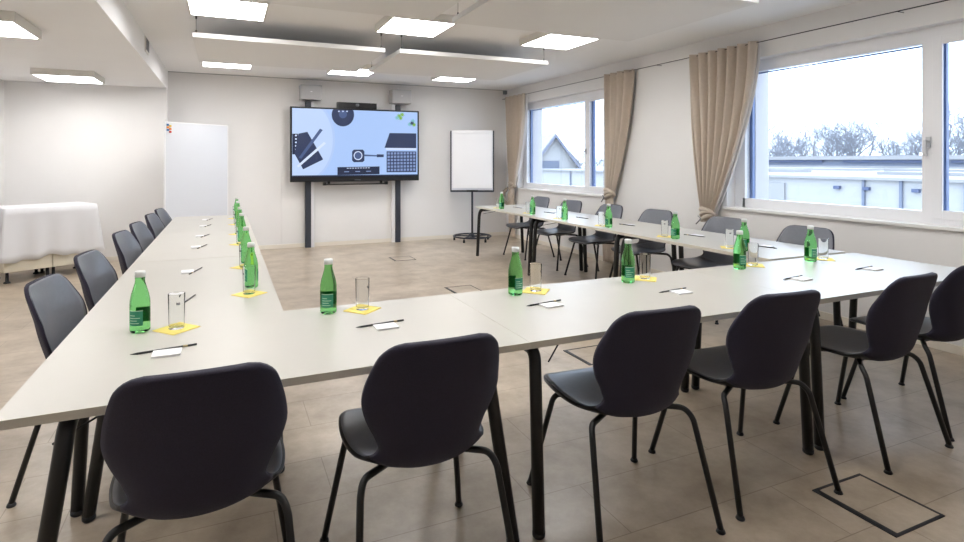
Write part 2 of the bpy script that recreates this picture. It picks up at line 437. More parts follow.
def make_chair(label):
    t = thing('conference_chair', label, 'chair', (0, 0, 0), 0)
    s = obj('seat', shell(0, .455, 20, 18, .024), 'blackp', t, smooth=True)
    obj('seat_pad', shell(.012, .455, 20, 16, .004, .965, .0035), 'pad', s, smooth=True)['label'] = 'grey seat surface'
    b = obj('backrest', shell(.455, 1, 28, 20, .026), 'fabric', t, smooth=True); b['label'] = 'dark fabric outer back'
    obj('backrest_pad', shell(.455, .985, 26, 16, .004, .955, .0035), 'pad', b, smooth=True)['label'] = 'grey inner face of the backrest'
    for sx in (-1, 1):
        rp = smooth_path([(sx*.05, -.02, .425), (sx*.215, -.125, .425), (sx*.232, -.155, .395), (sx*.265, -.262, .012)], .05, 6)
        fp = smooth_path([(sx*.05, .06, .425), (sx*.20, .155, .425), (sx*.212, .172, .40), (sx*.272, .262, .012)], .05, 6)
        for p in (rp, fp):
            bm = B(); tube(bm, p, .0115, 10); lg = obj('leg', bm, 'black', t)
            e = p[-1]; bm = B(); lathe(bm, [(0, 0), (.016, 0), (.018, .004), (.013, .014), (0, .014)], 12, (e.x, e.y, 0)); obj('glide', bm, 'blackp', lg)
    bm = B(); box(bm, -.09, .09, -.06, .10, .414, .435, bev=.005); obj('seat_mount', bm, 'blackp', t)
    return t
W = 'charcoal chair '
g = 'chairs on the near side, backs to the camera'
ord6 = ['first', 'second', 'third', 'fourth', 'fifth', 'last']
front = [(-.065, 1.815, .0), (.61, 1.80, .0), (1.485, 1.80, -.06), (2.155, 1.79, -.08), (3.015, 1.79, .04), (3.65, 1.83, -.03)]
ch = make_chair(W+'with its back to the camera, at the near left corner of the tables'); ch['group'] = g
ch.location = (front[0][0], front[0][1], 0); ch.rotation_euler[2] = front[0][2]
lbs = ['with its back to the camera, second from the left corner of the tables', 'with its back to the camera, just right of the near table legs', 'with its back to the camera, left of the joined black table legs',
       'with its back to the camera, next to last before the window wall', 'with its back to the camera, nearest the window wall']
for (x, y, r), l in zip(front[1:], lbs): dup(ch, (x, y, 0), r, W+l, g)
SL = [2.98, 3.74, 4.77, 5.44, 6.27, 6.93]
for i, y in enumerate(SL):
    dup(ch, (X0+.045+.016*i, y+.02, 0), -PI/2-.12, W+'on the outer side of the left tables, %s from the camera' % ord6[i], 'chairs along the left tables')
SR = [2.98, 3.78, 4.66, 5.46, 6.28, 7.08]
for i, y in enumerate(SR):
    dup(ch, (X0+4.8-.08, y, 0), PI/2+.12+rnd.uniform(-.05, .05), W+'between the tables and the window wall, %s from the camera' % ord6[i], 'chairs along the window side')

# ------------------------------------------------------------------ place settings
def make_bottle(label):
    t = thing('water_bottle', label, 'bottle', (0, 0, 0), 0)
    bm = B()
    lathe(bm, [(0, .004), (.028, .0), (.0345, .004), (.0365, .012), (.0365, .105), (.0355, .125), (.0315, .148), (.0245, .172), (.0195, .190), (.0175, .200), (.0175, .210), (.0185, .214), (.015, .219), (.015, .226), (0, .226)], 28)
    b = obj('bottle_glass', bm, 'glass_g', t)
    bm = B(); lathe(bm, [(0.0175, .2155), (.0190, .2155), (.0190, .236), (.0172, .2385), (0, .2385)], 24); obj('cap', bm, 'cap', t)['label'] = 'silver screw cap'
    # front label wraps part of the body
    def patch(a0, a1, z0, z1, r, mi, bm, n=12):
        for k in range(n):
            u, v = a0+(a1-a0)*k/n, a0+(a1-a0)*(k+1)/n
            f = bm.faces.new([bm.verts.new((r*math.cos(q), r*math.sin(q), z)) for q, z in ((u, z0), (v, z0), (v, z1), (u, z1))]); f.material_index = mi; f.smooth = True
    for off in (0, PI):
        bm = B()
        patch(off-2.25, off-.75, .032, .088, .0369, 0, bm)
        patch(off-2.25, off-.75, .088, .0905, .0370, 1, bm)
        for k, (l0, l1) in enumerate(((-2.1, -1.1), (-2.1, -1.3), (-2.1, -1.0), (-2.1, -1.5))): patch(off+l0, off+l1, .040+k*.010, .0425+k*.010, .0371, 1, bm, 6)
        bmesh.ops.remove_doubles(bm, verts=bm.verts, dist=1e-5)
        obj('label', bm, ['label', 'labelw'], t)
    return t
def make_glass(label):
    t = thing('drinking_glass', label, 'glass', (0, 0, 0), 0)
    bm = B(); lathe(bm, [(0, 0), (.027, 0), (.0285, .002), (.0315, .138), (.0305, .1395), (.0297, .138), (.0272, .014), (.025, .011), (0, .010)], 28)
    obj('glass_body', bm, 'clear', t)
    bm = B()
    for k in range(6):
        a = -1.25+.075*k; h = (.011, .008, .010, .007, .011, .008)[k]; r = .0309
        bm.faces.new([bm.verts.new((r*math.cos(q), r*math.sin(q), z)) for q, z in ((a, .098), (a+.06, .098), (a+.06, .098+h), (a, .098+h))])
    obj('print', bm, 'print', t)['label'] = 'small dark printed mark'
    return t
def make_pencil(label):
    t = thing('pencil', label, 'pencil', (0, 0, 0), 0)
    bm = B(); tube(bm, [(-.085, 0, .0038), (.105, 0, .0038)], .0038, 6); obj('shaft', bm, 'pencil', t)
    bm = B(); tube(bm, [(-.105, 0, .0038), (-.085, 0, .0038)], [.0006, .0038], 6); obj('tip', bm, 'pencil', t)
    bm = B(); tube(bm, [(.06, 0, .0038), (.075, 0, .0038)], .00395, 6); obj('band', bm, 'pencilg', t)
    return t
def nap_mesh():
    bm = B(); s = .062
    for lay in range(3):
        o = lay*.0012; d = lay*.0015
        box(bm, -s+d, s-d*.5, -s+d, s-d*.6, o, o+.0010)
    return bm
bot0 = make_bottle(''); gl0 = make_glass(''); pn0 = make_pencil('')
nap0 = tag(obj('napkin', nap_mesh(), 'napkin'), '', 'napkin'); 
bm = B(); box(bm, -.045, .045, -.034, .034, 0, .007, bev=.0008)
pd0 = tag(obj('notepad', bm, 'paper'), '', 'notepad')
used = set()
def put(src, loc, rz, label, group):
    if src.name not in used:
        used.add(src.name); src.location = loc; src.rotation_euler = (0, 0, rz); src['label'] = label; src['group'] = group; return src
    return dup(src, loc, rz, label, group)
TZ = .7402
# (bottle, glass, pencil, pad, heading)
rows = []
fb = [(-.31, 2.47), (.42, 2.45), (1.345, 2.42), (2.055, 2.42), (2.95, 2.45), (3.61, 2.45)]
fg = [(-.18, 2.45), (.57, 2.44), (1.475, 2.44), (2.20, 2.45), (3.13, 2.50), (3.77, 2.47)]
fp = [(-.20, 2.19), (.585, 2.19), (1.38, 2.21), (2.13, 2.17), (3.00, 2.14), (3.68, 2.16)]
fn = 'on the near tables, %s from the left corner'
for i in range(6): rows.append((fb[i], fg[i], fp[i], 0, fn % ord6[i], 'near tables'))
for i in range(6):
    y = SL[i]; rows.append(((.125, y+.12), (.11, y-.03), (-.165, y-.05), -PI/2, 'on the left tables, %s from the camera' % ord6[i], 'left tables'))
rb = [2.93, 3.61, 4.50, 5.28, 5.99, 6.83]
for i in range(6):
    y = rb[i]; rows.append(((3.575, y), (3.60, y+.15), (3.87, y+.07), PI/2, 'on the window-side tables, %s from the camera' % ord6[i], 'window-side tables'))
for (b, gl, p, h, where, row) in rows:
    j = lambda a: rnd.uniform(-a, a)
    put(bot0, (b[0], b[1], TZ), h+j(.5), 'green glass water bottle with silver cap '+where, 'water bottles on the '+row)
    put(nap0, (gl[0]+(.0), gl[1], TZ), h+.72+j(.1), 'yellow paper napkin under the glass '+where, 'yellow napkins on the '+row)
    put(gl0, (gl[0], gl[1], TZ+.0036), h+j(.3), 'clear straight drinking glass on a napkin '+where, 'drinking glasses on the '+row)
    a = h+(-.28 if row == 'left tables' else .16)+j(.05)
    put(pn0, (p[0], p[1], TZ), a, 'black pencil lying beside the notepad '+where, 'pencils on the '+row)
    dx, dy = (.012, -.046)
    put(pd0, (p[0]+dx*math.cos(h)-dy*math.sin(h), p[1]+dx*math.sin(h)+dy*math.cos(h), TZ), h+.04+j(.05), 'small white notepad lying beside a pencil '+where, 'notepads on the '+row)

# ------------------------------------------------------------------ floor boxes
fb0 = None
for (x, y, lb) in ((2.475, 1.405, 'rectangular floor socket lid with black frame, beneath the chairs nearest the camera'), (2.475, 3.28, 'floor socket lid with black frame just inside the near tables'),
                   (2.41, 5.51, 'floor socket lid with black frame in the open middle of the room'), (2.36, 7.60, 'floor socket lid with black frame nearest the screen')):
    if fb0 is None:
        t = thing('floor_socket', lb, 'floor socket', (x, y, 0), 0, 'floor sockets'); h = .16
        bm = B()
        box(bm, -h, -h+.028, -h, h, 0, .003); box(bm, h-.012, h, -h, h, 0, .003); box(bm, -h+.028, h-.012, -h, -h+.012, 0, .003); box(bm, -h+.028, h-.012, h-.012, h, 0, .003)
        obj('lid_frame', bm, 'dsteel', t)
        bm = B(); box(bm, -h+.028, h-.012, -h+.012, h-.012, 0, .0018); obj('lid', bm, 'floor', t)
        bm = B(); box(bm, -h+.008, -h+.02, -.11, .02, .003, .0045); obj('cable_flap', bm, 'black', t)
        fb0 = t
    else: dup(fb0, (x, y, 0), 0, lb)

# ------------------------------------------------------------------ screen with columns
t = thing('video_screen', 'large wall-mounted video screen showing a notebook, a puck and a laptop on pale blue', 'screen', (2.03, 9.06, 1.68))
Wd, Hd = 1.08, .605
bm = B(); box(bm, -Wd, Wd, -.02, .06, -Hd, Hd, bev=.006); box(bm, -.8, .8, .06, .11, -.4, .4, bev=.01); obj('screen_housing', bm, 'blackp', t)
bm = B()
order = [0]
CM = {k: i for i, k in enumerate(['c_bg', 'c_circ', 'c_dk', 'c_mid', 'c_lt', 'c_key', 'c_gr', 'c_gr2', 'c_bar', 'c_plate'])}
su0, su1, sv0, sv1 = -Wd+.028, Wd-.028, -Hd+.085, Hd-.026
def sp(px, py):       # crop pixels -> screen plane
    return (su0+(px-54)/(624-54)*(su1-su0), sv1-(py-(150+(px-58)*.027))/(300-(px-58)*.016)*(sv1-sv0))
def clipc(p): return (min(max(p[0], su0), su1), min(max(p[1], sv0), sv1))
def spoly(pts, c, raw=False):
    order[0] += 1; y = -.0202-.0001*order[0]
    P = []
    for p in pts:
        q = clipc(p if raw else sp(*p))
        if not P or (abs(q[0]-P[-1][0])+abs(q[1]-P[-1][1])) > 1e-5: P.append(q)
    if (abs(P[0][0]-P[-1][0])+abs(P[0][1]-P[-1][1])) < 1e-5: P.pop()
    f = bm.faces.new([bm.verts.new((q[0], y, q[1])) for q in P]); f.material_index = CM[c]
    if f.normal.y > 0: f.normal_flip()
def disc(cx, cy, rx, ry, c, n=32): spoly([(cx+rx*math.cos(2*PI*k/n), cy+ry*math.sin(2*PI*k/n)) for k in range(n)], c)
spoly([(su0, sv0), (su1, sv0), (su1, sv1), (su0, sv1)], 'c_bg', True)
disc(100, 290, 138, 185, 'c_circ', 48); disc(98, 290, 130, 176, 'c_plate', 48)
spoly([(55, 262), (78, 262), (78, 352), (55, 352)], 'c_bar')
for k in range(6): disc(70, 270+k*15, 4, 4, 'c_lt', 10)
spoly([(80, 262), (118, 254), (186, 376), (100, 418), (64, 350)], 'c_dk')
spoly([(172, 240), (184, 246), (92, 372), (82, 366)], 'c_mid'); spoly([(190, 298), (198, 306), (80, 410), (74, 402)], 'c_lt')
disc(273, 178, 50, 52, 'c_dk'); disc(273, 176, 18, 18, 'c_mid')
for k in range(3): disc(255+k*18, 163, 4, 3, 'c_lt', 10)
spoly([(322, 334), (362, 334), (370, 342), (370, 384), (362, 390), (322, 390), (314, 382), (314, 342)], 'c_dk'); disc(341, 361, 20, 20, 'c_lt', 20); disc(341, 361, 16, 16, 'c_mid', 20)
spoly([(370, 356), (430, 360), (430, 366), (370, 364)], 'c_mid'); spoly([(428, 356), (460, 357), (460, 369), (428, 369)], 'c_dk')
spoly([(488, 260), (618, 262), (618, 330), (464, 327)], 'c_dk'); spoly([(470, 328), (618, 330), (618, 338), (470, 336)], 'c_lt')
spoly([(474, 343), (618, 345), (618, 440), (474, 438)], 'c_dk')
for r in range(6):
    for c in range(9): spoly([(478+c*15.5, 348+r*15), (489+c*15.5, 348+r*15), (489+c*15.5, 358+r*15), (478+c*15.5, 358+r*15)], 'c_key')
spoly([(248, 411), (440, 411), (440, 446), (248, 446)], 'c_bar')
for k in range(9): spoly([(290+k*12, 415), (298+k*12, 415), (298+k*12, 418), (290+k*12, 418)], 'c_lt')
for k in range(3): spoly([(278+k*50, 430), (300+k*50, 430), (300+k*50, 434), (278+k*50, 434)], 'c_key')
for (px, py, c) in ((533, 182, 'c_gr'), (548, 176, 'c_gr'), (540, 192, 'c_gr'), (600, 205, 'c_gr2'), (585, 220, 'c_gr2'), (606, 222, 'c_gr'), (524, 190, 'c_gr2'), (596, 215, 'c_dk')):
    n = 9; spoly([(px+(13 if k % 2 else 6)*math.cos(2*PI*k/(2*n)), py+(12 if k % 2 else 5)*math.sin(2*PI*k/(2*n))) for k in range(2*n)], c)
spoly([(su0, sv0), (su1, sv0), (su1, sv0+.022), (su0, sv0+.022)], 'c_bar', True)
o = obj('screen', bm, ['c_bg', 'c_circ', 'c_dk', 'c_mid', 'c_lt', 'c_key', 'c_gr', 'c_gr2', 'c_bar', 'c_plate'], t, recalc=False); o['label'] = 'lit screen picture of a desk seen from above'
bm = B(); box(bm, -.05, .05, -.0215, -.02, -Hd+.018, -Hd+.030); obj('badge', bm, 'dgrey', t)
for nm, x in (('nearer the whiteboard', 1.245), ('nearer the flip chart', 2.765)):
    c = thing('screen_column', 'anthracite support column under the video screen, the one '+nm, 'column', (x, 9.19, 0), 0, 'screen columns')
    bm = B(); box(bm, -.044, .044, -.045, .045, 0, 2.38, bev=.003); obj('post', bm, 'anth', c)
    bm = B(); s = 1 if x < 2 else -1; box(bm, (.048 if s > 0 else -.10), (.10 if s > 0 else -.048), -.02, .055, 0, 2.40); obj('cable_duct', bm, 'alu' if 0 else 'frame', c)['label'] = 'white cable duct'
    s = thing('loudspeaker', 'silver-grey box loudspeaker above the screen, '+nm, 'loudspeaker', (x+.03, 9.13, 2.405), 0, 'loudspeakers')
    bm = B(); box(bm, -.17, .17, -.11, .10, 0, .235, bev=.008); obj('cabinet', bm, 'grey', s)
    bm = B(); box(bm, -.155, .155, -.116, -.110, .012, .223, bev=.004); obj('grille', bm, 'grey', s)
    bm = B(); box(bm, -.015, .015, -.119, -.116, .12, .13); obj('badge', bm, 'frame', s)
bm = B(); box(bm, 1.70, 2.36, 9.05, 9.16, 2.287, 2.385, bev=.006); 
s = thing('camera_bar', 'black video conference camera bar on top of the screen', 'camera', (2.03, 9.1, 2.286))
bm.free(); bm = B(); box(bm, -.33, .33, -.05, .05, 0, .10, bev=.006); obj('bar_housing', bm, 'blackp', s)
bm = B(); lathe(bm, [(0, 0), (.028, 0), (.028, .012), (0, .012)], 20); bmesh.ops.rotate(bm, verts=bm.verts, matrix=Matrix.Rotation(PI/2, 3, 'X')); bmesh.ops.translate(bm, verts=bm.verts, vec=(0, -.05, .06)); obj('lens', bm, 'dgrey', s)
s = thing('pen_tray', 'thin black pen tray hanging below the screen', 'tray', (2.0, 9.03, 1.02))
bm = B(); box(bm, -.52, .52, -.03, .03, 0, .022, bev=.004); box(bm, -.54, -.49, -.035, .035, -.004, .05, bev=.004); box(bm, .49, .54, -.035, .035, -.004, .05, bev=.004); obj('ledge', bm, 'blackp', s)
bm = B(); box(bm, -.46, -.42, .03, .06, 0, .06); box(bm, .42, .46, .03, .06, 0, .06); obj('bracket', bm, 'blackp', s)
bm = B(); box(bm, 1.36, 2.60, YB-.02, YB, .066, 1.05, bev=.002); struct('trim_2', bm, 'wall')
bm = B(); box(bm, .84, .90, YB-.014, YB, .066, ZC-.1); struct('trim_3', bm, 'wall')

# ------------------------------------------------------------------ flip chart
t = thing('flip_chart', 'white flip chart on a black pole with round castor base beside the far window', 'flip chart', (4.03, 8.82, 0), -.44)
bm = B(); box(bm, -.37, .37, -.012, .012, .90, 1.93, bev=.003); obj('board', bm, 'wboard', t)
bm = B(); box(bm, -.388, -.366, -.024, .016, .88, 1.95, bev=.003); box(bm, .366, .388, -.024, .016, .88, 1.95, bev=.003); box(bm, -.385, .385, -.03, .016, .865, .895, bev=.003); obj('board_frame', bm, 'anth', t)
bm = B(); box(bm, -.35, .35, -.022, -.012, .935, 1.90); obj('paper_pad', bm, 'paper', t)
bm = B(); box(bm, -.355, .355, -.035, -.012, 1.90, 1.955, bev=.004); obj('clamp_bar', bm, 'frame', t)
bm = B(); box(bm, -.10, .10, -.055, -.016, .868, .90, bev=.004); obj('pen_shelf', bm, 'blackp', t)
bm = B(); tube(bm, [(0, .03, .08), (0, .03, 1.2)], .018, 14); obj('pole', bm, 'anth', t)
bm = B(); tube(bm, [(.33*math.cos(2*PI*k/40), .33*math.sin(2*PI*k/40), .085) for k in range(41)], .014, 8, cap=False)
for a in range(5): tube(bm, [(0, 0, .085), (.33*math.cos(.5+a*2*PI/5), .33*math.sin(.5+a*2*PI/5), .085)], .012, 8)
lathe(bm, [(0, .06), (.05, .06), (.05, .10), (.025, .12), (0, .12)], 16); obj('base', bm, 'anth', t)
for a in range(5):
    q = .5+a*2*PI/5; cx_, cy_ = .32*math.cos(q), .32*math.sin(q)
    bm = B(); tube(bm, [(cx_-.018, cy_, .028), (cx_+.018, cy_, .028)], .028, 16); tube(bm, [(cx_, cy_, .05), (cx_, cy_, .085)], .009, 8); obj('castor', bm, 'blackp', t)

# ------------------------------------------------------------------ whiteboard
x0, y0, x1, y1 = -.765, 8.36, .03, 8.93
a = math.atan2(y1-y0, x1-x0); Lh = math.hypot(x1-x0, y1-y0)/2
t = thing('whiteboard', 'tall mobile whiteboard with small coloured magnets standing beyond the left tables', 'whiteboard', ((x0+x1)/2, (y0+y1)/2, 0), a)
bm = B(); box(bm, -Lh+.012, Lh-.012, -.010, .010, .262, 1.938); obj('board', bm, 'wboard', t)
bm = B(); box(bm, -Lh, -Lh+.015, -.014, .014, .25, 1.95, bev=.003); box(bm, Lh-.015, Lh, -.014, .014, .25, 1.95, bev=.003); box(bm, -Lh+.015, Lh-.015, -.014, .014, 1.935, 1.95); box(bm, -Lh+.015, Lh-.015, -.014, .014, .25, .265); obj('board_frame', bm, 'frame', t)
for s in (-1, 1):
    bm = B(); box(bm, s*(Lh-.03)-.015, s*(Lh-.03)+.015, -.012, .012, .03, .25); box(bm, s*(Lh-.03)-.02, s*(Lh-.03)+.02, -.24, .15, 0, .03, bev=.004); obj('leg', bm, 'frame', t)
M['mag_b'] = mat('blue_magnet', (.02, .12, .35), .4); M['mag_o'] = mat('orange_magnet', (.75, .25, .03), .4); M['mag_y'] = mat('yellow_magnet', (.8, .6, .05), .4); M['mag_r'] = mat('red_magnet', (.5, .03, .02), .4)
ca, sa = math.cos(a), math.sin(a)
for k, (dx, dz, c, nm) in enumerate(((.03, 1.905, 'mag_b', 'blue'), (.065, 1.89, 'mag_y', 'yellow'), (.03, 1.87, 'mag_o', 'orange'), (.065, 1.85, 'mag_o', 'light orange'), (.03, 1.835, 'mag_b', 'dark blue'), (.065, 1.81, 'mag_r', 'red'))):
    bm = B(); lx = -Lh+.012+dx; box(bm, lx-.014, lx+.014, -.0225, -.0102, dz-.013, dz+.013, bev=.002)
    bmesh.ops.rotate(bm, verts=bm.verts, matrix=Matrix.Rotation(a, 3, 'Z')); bmesh.ops.translate(bm, verts=bm.verts, vec=((x0+x1)/2, (y0+y1)/2, 0))
    tag(obj('magnet', bm, c), 'small %s magnet in the top corner of the whiteboard' % nm, 'magnet', 'magnets on the whiteboard')

# ------------------------------------------------------------------ buffet with cloth
da = math.atan2(.504, .864)
t = thing('sideboard', 'beige low cabinet on black feet in the left corner, mostly under a white cloth', 'sideboard', (-2.062, 8.22, 0), da)
for (c0, c1) in ((-.47, .0), (.0, .45)):
    bm = B(); box(bm, c0+.002, c1-.002, -.26, .26, .13, .84, bev=.002); obj('cabinet_box', bm, 'cab', t)
    bm = B(); box(bm, c0+.005, c1-.005, -.276, -.261, .135, .835, bev=.002); obj('door', bm, 'cab', t)
for fx in (-.42, -.03, .03, .40):
    for fy in (-.2, .2):
        bm = B(); lathe(bm, [(0, 0), (.035, 0), (.035, .012), (.018, .022), (.016, .13), (0, .13)], 14, (fx, fy, 0)); obj('foot', bm, 'blackp', t)
# draped cloth
bm = B(); NX, NY = 84, 24
hx, hy, zt = .465, .30, .868
per = []
def rect(u):     # perimeter point
    tot = 4*(hx+hy); d = (u % 1)*tot
    for (ax, ay, bx, by) in ((-hx, -hy, hx, -hy), (hx, -hy, hx, hy), (hx, hy, -hx, hy), (-hx, hy, -hx, -hy)):
        l = math.hypot(bx-ax, by-ay)
        if d <= l: return ax+(bx-ax)*d/l, ay+(by-ay)*d/l, (by-ay)/l, -(bx-ax)/l
        d -= l
    return -hx, -hy, 0, -1
N = 160; ringv = []
corner_u = [0, 2*hx/(4*(hx+hy)), .5, .5+2*hx/(4*(hx+hy)), 1]
for lv in range(9):
    row = []
    for k in range(N):
        u = k/N; x, y, nx, ny = rect(u)
        dc = min(abs(u-c) for c in corner_u)
        fold = math.exp(-(dc/.018)**2)
        h = lv/8
        drop = h*(.60+.018*math.sin(u*31)+.012*math.sin(u*77)) 
        out = .006+h*(.012+.014*math.sin(u*2*PI*11+1.3*math.sin(u*9)))+fold*h*.075
        cxn = x/hx; cyn = y/hy
        if fold > .05: nx, ny = nx*(1-fold)+cxn*fold*.7, ny*(1-fold)+cyn*fold*.7
        row.append(bm.verts.new((x+nx*out, y+ny*out, zt-drop)))
    ringv.append(row)
for a_ in range(8):
    for k in range(N): bm.faces.new((ringv[a_][k], ringv[a_][(k+1) % N], ringv[a_+1][(k+1) % N], ringv[a_+1][k])).smooth = True
top = bm.faces.new(ringv[0])
o = obj('tablecloth', bm, 'cloth', recalc=True); o.location = (-2.062, 8.22, 0); o.rotation_euler = (0, 0, da)
sm = o.modifiers.new('solid', 'SOLIDIFY'); sm.thickness = .003; sm.offset = -1
tag(o, 'white cloth draped over the low cabinet in the left corner', 'tablecloth')

# ------------------------------------------------------------------ curtains
def curtain(yf, yn, yk, zk, label, folds, kw=.055, tail=True, seed=0, lining=None, loop=False):
    # yf / yn: far and near end at the rod, yk: y of the knot
    XC = XW-.095
    t = thing('curtain', label, 'curtain', (XC, yk, 0), 0, 'taupe curtains')
    def sheet(f0, f1, dx, ph=0, amp=1., nu=110, thick=.004):
        bm = B(); nz = 40; rows_ = []
        zt_ = 2.60
        for i in range(nz+1):
            h = i/nz; z = zt_-(zt_-zk)*h
            g_ = h**1.15
            # gather: a smooth closing towards the knot
            k = (1-g_)+g_*0
            k = max(0, 1-h**1.7)
            row = []
            for j in range(nu+1):
                u = f0+(f1-f0)*j/nu
                yt = yf+(yn-yf)*u
                yb = yk+(yn-yf)/abs(yn-yf)*(u-.5)*2*kw
                y = yt*k+yb*(1-k)
                a_ = (.052*k+.030*(1-k))*amp
                x = a_*math.sin(u*folds*2*PI+.5*math.sin(h*3+seed)+ph)+.005*math.sin(u*folds*4.4*PI+seed+h*2)
                y += .012*math.cos(u*folds*2*PI+seed)*k
                row.append(bm.verts.new((dx+x*(1-.2*h), y-yk, z)))
            rows_.append(row)
        for i in range(nz):
            for j in range(nu): bm.faces.new((rows_[i][j], rows_[i][j+1], rows_[i+1][j+1], rows_[i+1][j])).smooth = True
        return bm
    o = obj('drape', sheet(0, 1, 0), 'curt', t); s_ = o.modifiers.new('solid', 'SOLIDIFY'); s_.thickness = .004
    if lining:
        o = obj('lining', sheet(lining[0], lining[1], .052, 0, .45, 50), 'lining', t); o['label'] = 'turned lining edge, light through the cloth painted white'; s_ = o.modifiers.new('solid', 'SOLIDIFY'); s_.thickness = .003
    # pleat heading
    bm = B(); n = 80; r0, r1 = [], []
    # knot
    bm = B()
    for q in range(3):
        pts = [(.036*math.cos(w_*2*PI/20)*(1.1), .068*math.sin(w_*2*PI/20)*(1+.1*q), zk-.02+q*.028-.035*math.sin(w_*2*PI/20+q)) for w_ in range(21)]
        tube(bm, pts, .024, 10, cap=False)
    lathe(bm, [(0, -.08), (.030, -.06), (.046, 0), (.032, .06), (0, .09)], 14, (0, 0, zk))
    obj('knot', bm, 'curt', t)
    bm = B(); tube(bm, [(-.06, .07, zk-.01), (-.075, .02, zk-.035), (-.06, .10, zk-.10)], .007, 6); obj('tie_cord', bm, 'dgrey', t)
    if tail:
        bm = B(); rows_ = []
        zk2 = .03
        for i in range(17):
            h = i/16; z = zk-(zk-zk2)*h; w_ = (.035+(.03 if loop else .085)*min(1, h*2.2))
            rows_.append([bm.verts.new(((.030*math.sin(j/40*5*2*PI+seed)), (j/40-.5)*2*w_+.02*math.sin(h*3), z)) for j in range(41)])
        for i in range(16):
            for j in range(40): bm.faces.new((rows_[i][j], rows_[i][j+1], rows_[i+1][j+1], rows_[i+1][j])).smooth = True
        o = obj('tail', bm, 'curt', t); s_ = o.modifiers.new('solid', 'SOLIDIFY'); s_.thickness = .004
    if loop:
        bm = B()
        pts = smooth_path([(0, .0, zk+.01), (-.03, .20, zk-.07), (-.03, .33, zk-.16), (-.03, .30, zk-.27), (-.03, .10, zk-.34), (-.02, -.01, zk-.22), (-.02, -.03, zk-.03)], .06, 5)
        tube(bm, pts, [.022+.010*math.sin(i/len(pts)*PI) for i in range(len(pts))], 10)
        pts = smooth_path([(.0, .0, zk-.02), (-.03, .09, zk-.14), (-.03, .05, zk-.27), (-.03, .0, zk-.14)], .05, 5)
        tube(bm, pts, .022, 10); obj('loop', bm, 'curt', t)['label'] = 'hanging loop of knotted curtain'
    return t
curtain(9.09, 8.34, 8.82, .95, 'taupe curtain knotted with a hanging loop, beside the flip chart', 5, .10, True, 0, (.90, 1.0), True)
curtain(6.19, 5.60, 6.07, .95, 'taupe curtain gathered into a knot between the two windows, at the far window', 4.5, .07, True, 1.3)
curtain(4.69, 3.82, 4.42, .82, 'wide taupe curtain with lit-through lining painted white, tied low beside the near window', 7, .075, False, 2.1, (.86, 1.0))

# ------------------------------------------------------------------ outside
GZ = -3.6
bm = B(); box(bm, XO+1.5, 400, -200, 420, GZ-1, GZ); o = obj('snowy_ground', bm, 'snow'); o['kind'] = 'structure'
# snow-covered hall next door
t = thing('flat_roof_hall', 'low white industrial hall with a snow-covered flat roof right outside the windows', 'building', (25, 25, GZ))
def hall(x0, x1, y0, y1, z0, z1, nm, m, par, **k):
    bm = B(); box(bm, x0-25, x1-25, y0-25, y1-25, z0-GZ, z1-GZ, **k); return obj(nm, bm, m, par)
hall(25, 48, 2, 80, GZ, .62, 'hall_wall', 'extw', t)
hall(24.8, 48.2, 1.8, 80.2, .62, .735, 'snow_roof', 'snow', t)
for y in (13.2, 14.6, 19.5, 24.5, 30, 36): hall(24.9, 25, y, y+.10, GZ, .62, 'joint', 'extb', t)
hall(24.9, 25, 18.2, 19.4, -.6, .35, 'hall_window', 'snow', t)
for y, c in ((10.2, 'extr'), (10.6, 'extbl'), (11.0, 'extbl'), (6.9, 'extr'), (7.15, 'extbl')): hall(24.88, 25, y, y+.2, GZ, .58, 'stripe', c, t)
for y in (12.6, 14.4, 15.6): hall(24.85, 25, y, y+.25, .18, .32, 'wall_lamp', 'extd', t)
for (x0, x1, y0, y1, h) in ((30, 33, 10, 17, .15), (36, 40, 6, 20, .22), (31, 32.5, 22, 27, .2), (40, 44, 24, 40, .15)): hall(x0, x1, y0, y1, .735, .735+h, 'roof_light', 'snow', t)
t = thing('warehouse', 'long blue-grey warehouse with a strip of dark windows behind the snowy hall', 'building', (80, 40, GZ))
def wh(x0, x1, y0, y1, z0, z1, nm, m):
    bm = B(); box(bm, x0-80, x1-80, y0-40, y1-40, z0-GZ, z1-GZ); return obj(nm, bm, m, t)
wh(80, 100, -30, 95, GZ, 1.6, 'hall_wall', 'extb'); wh(79.5, 100.5, -30.5, 95.5, 1.6, 2.15, 'snow_roof', 'snow')
wh(79.8, 80, -28, 92, .1, .75, 'snow_ledge', 'snow')
for k in range(9): wh(79.7, 79.98, -22+k*12.4, -22+k*12.4+9.5, 1.22, 1.5, 'window_strip', 'extd')
wh(70, 80, -30, 90, GZ, .25, 'annex', 'extw'); wh(69.8, 80, -30.2, 90.2, .25, .4, 'annex_roof', 'snow')

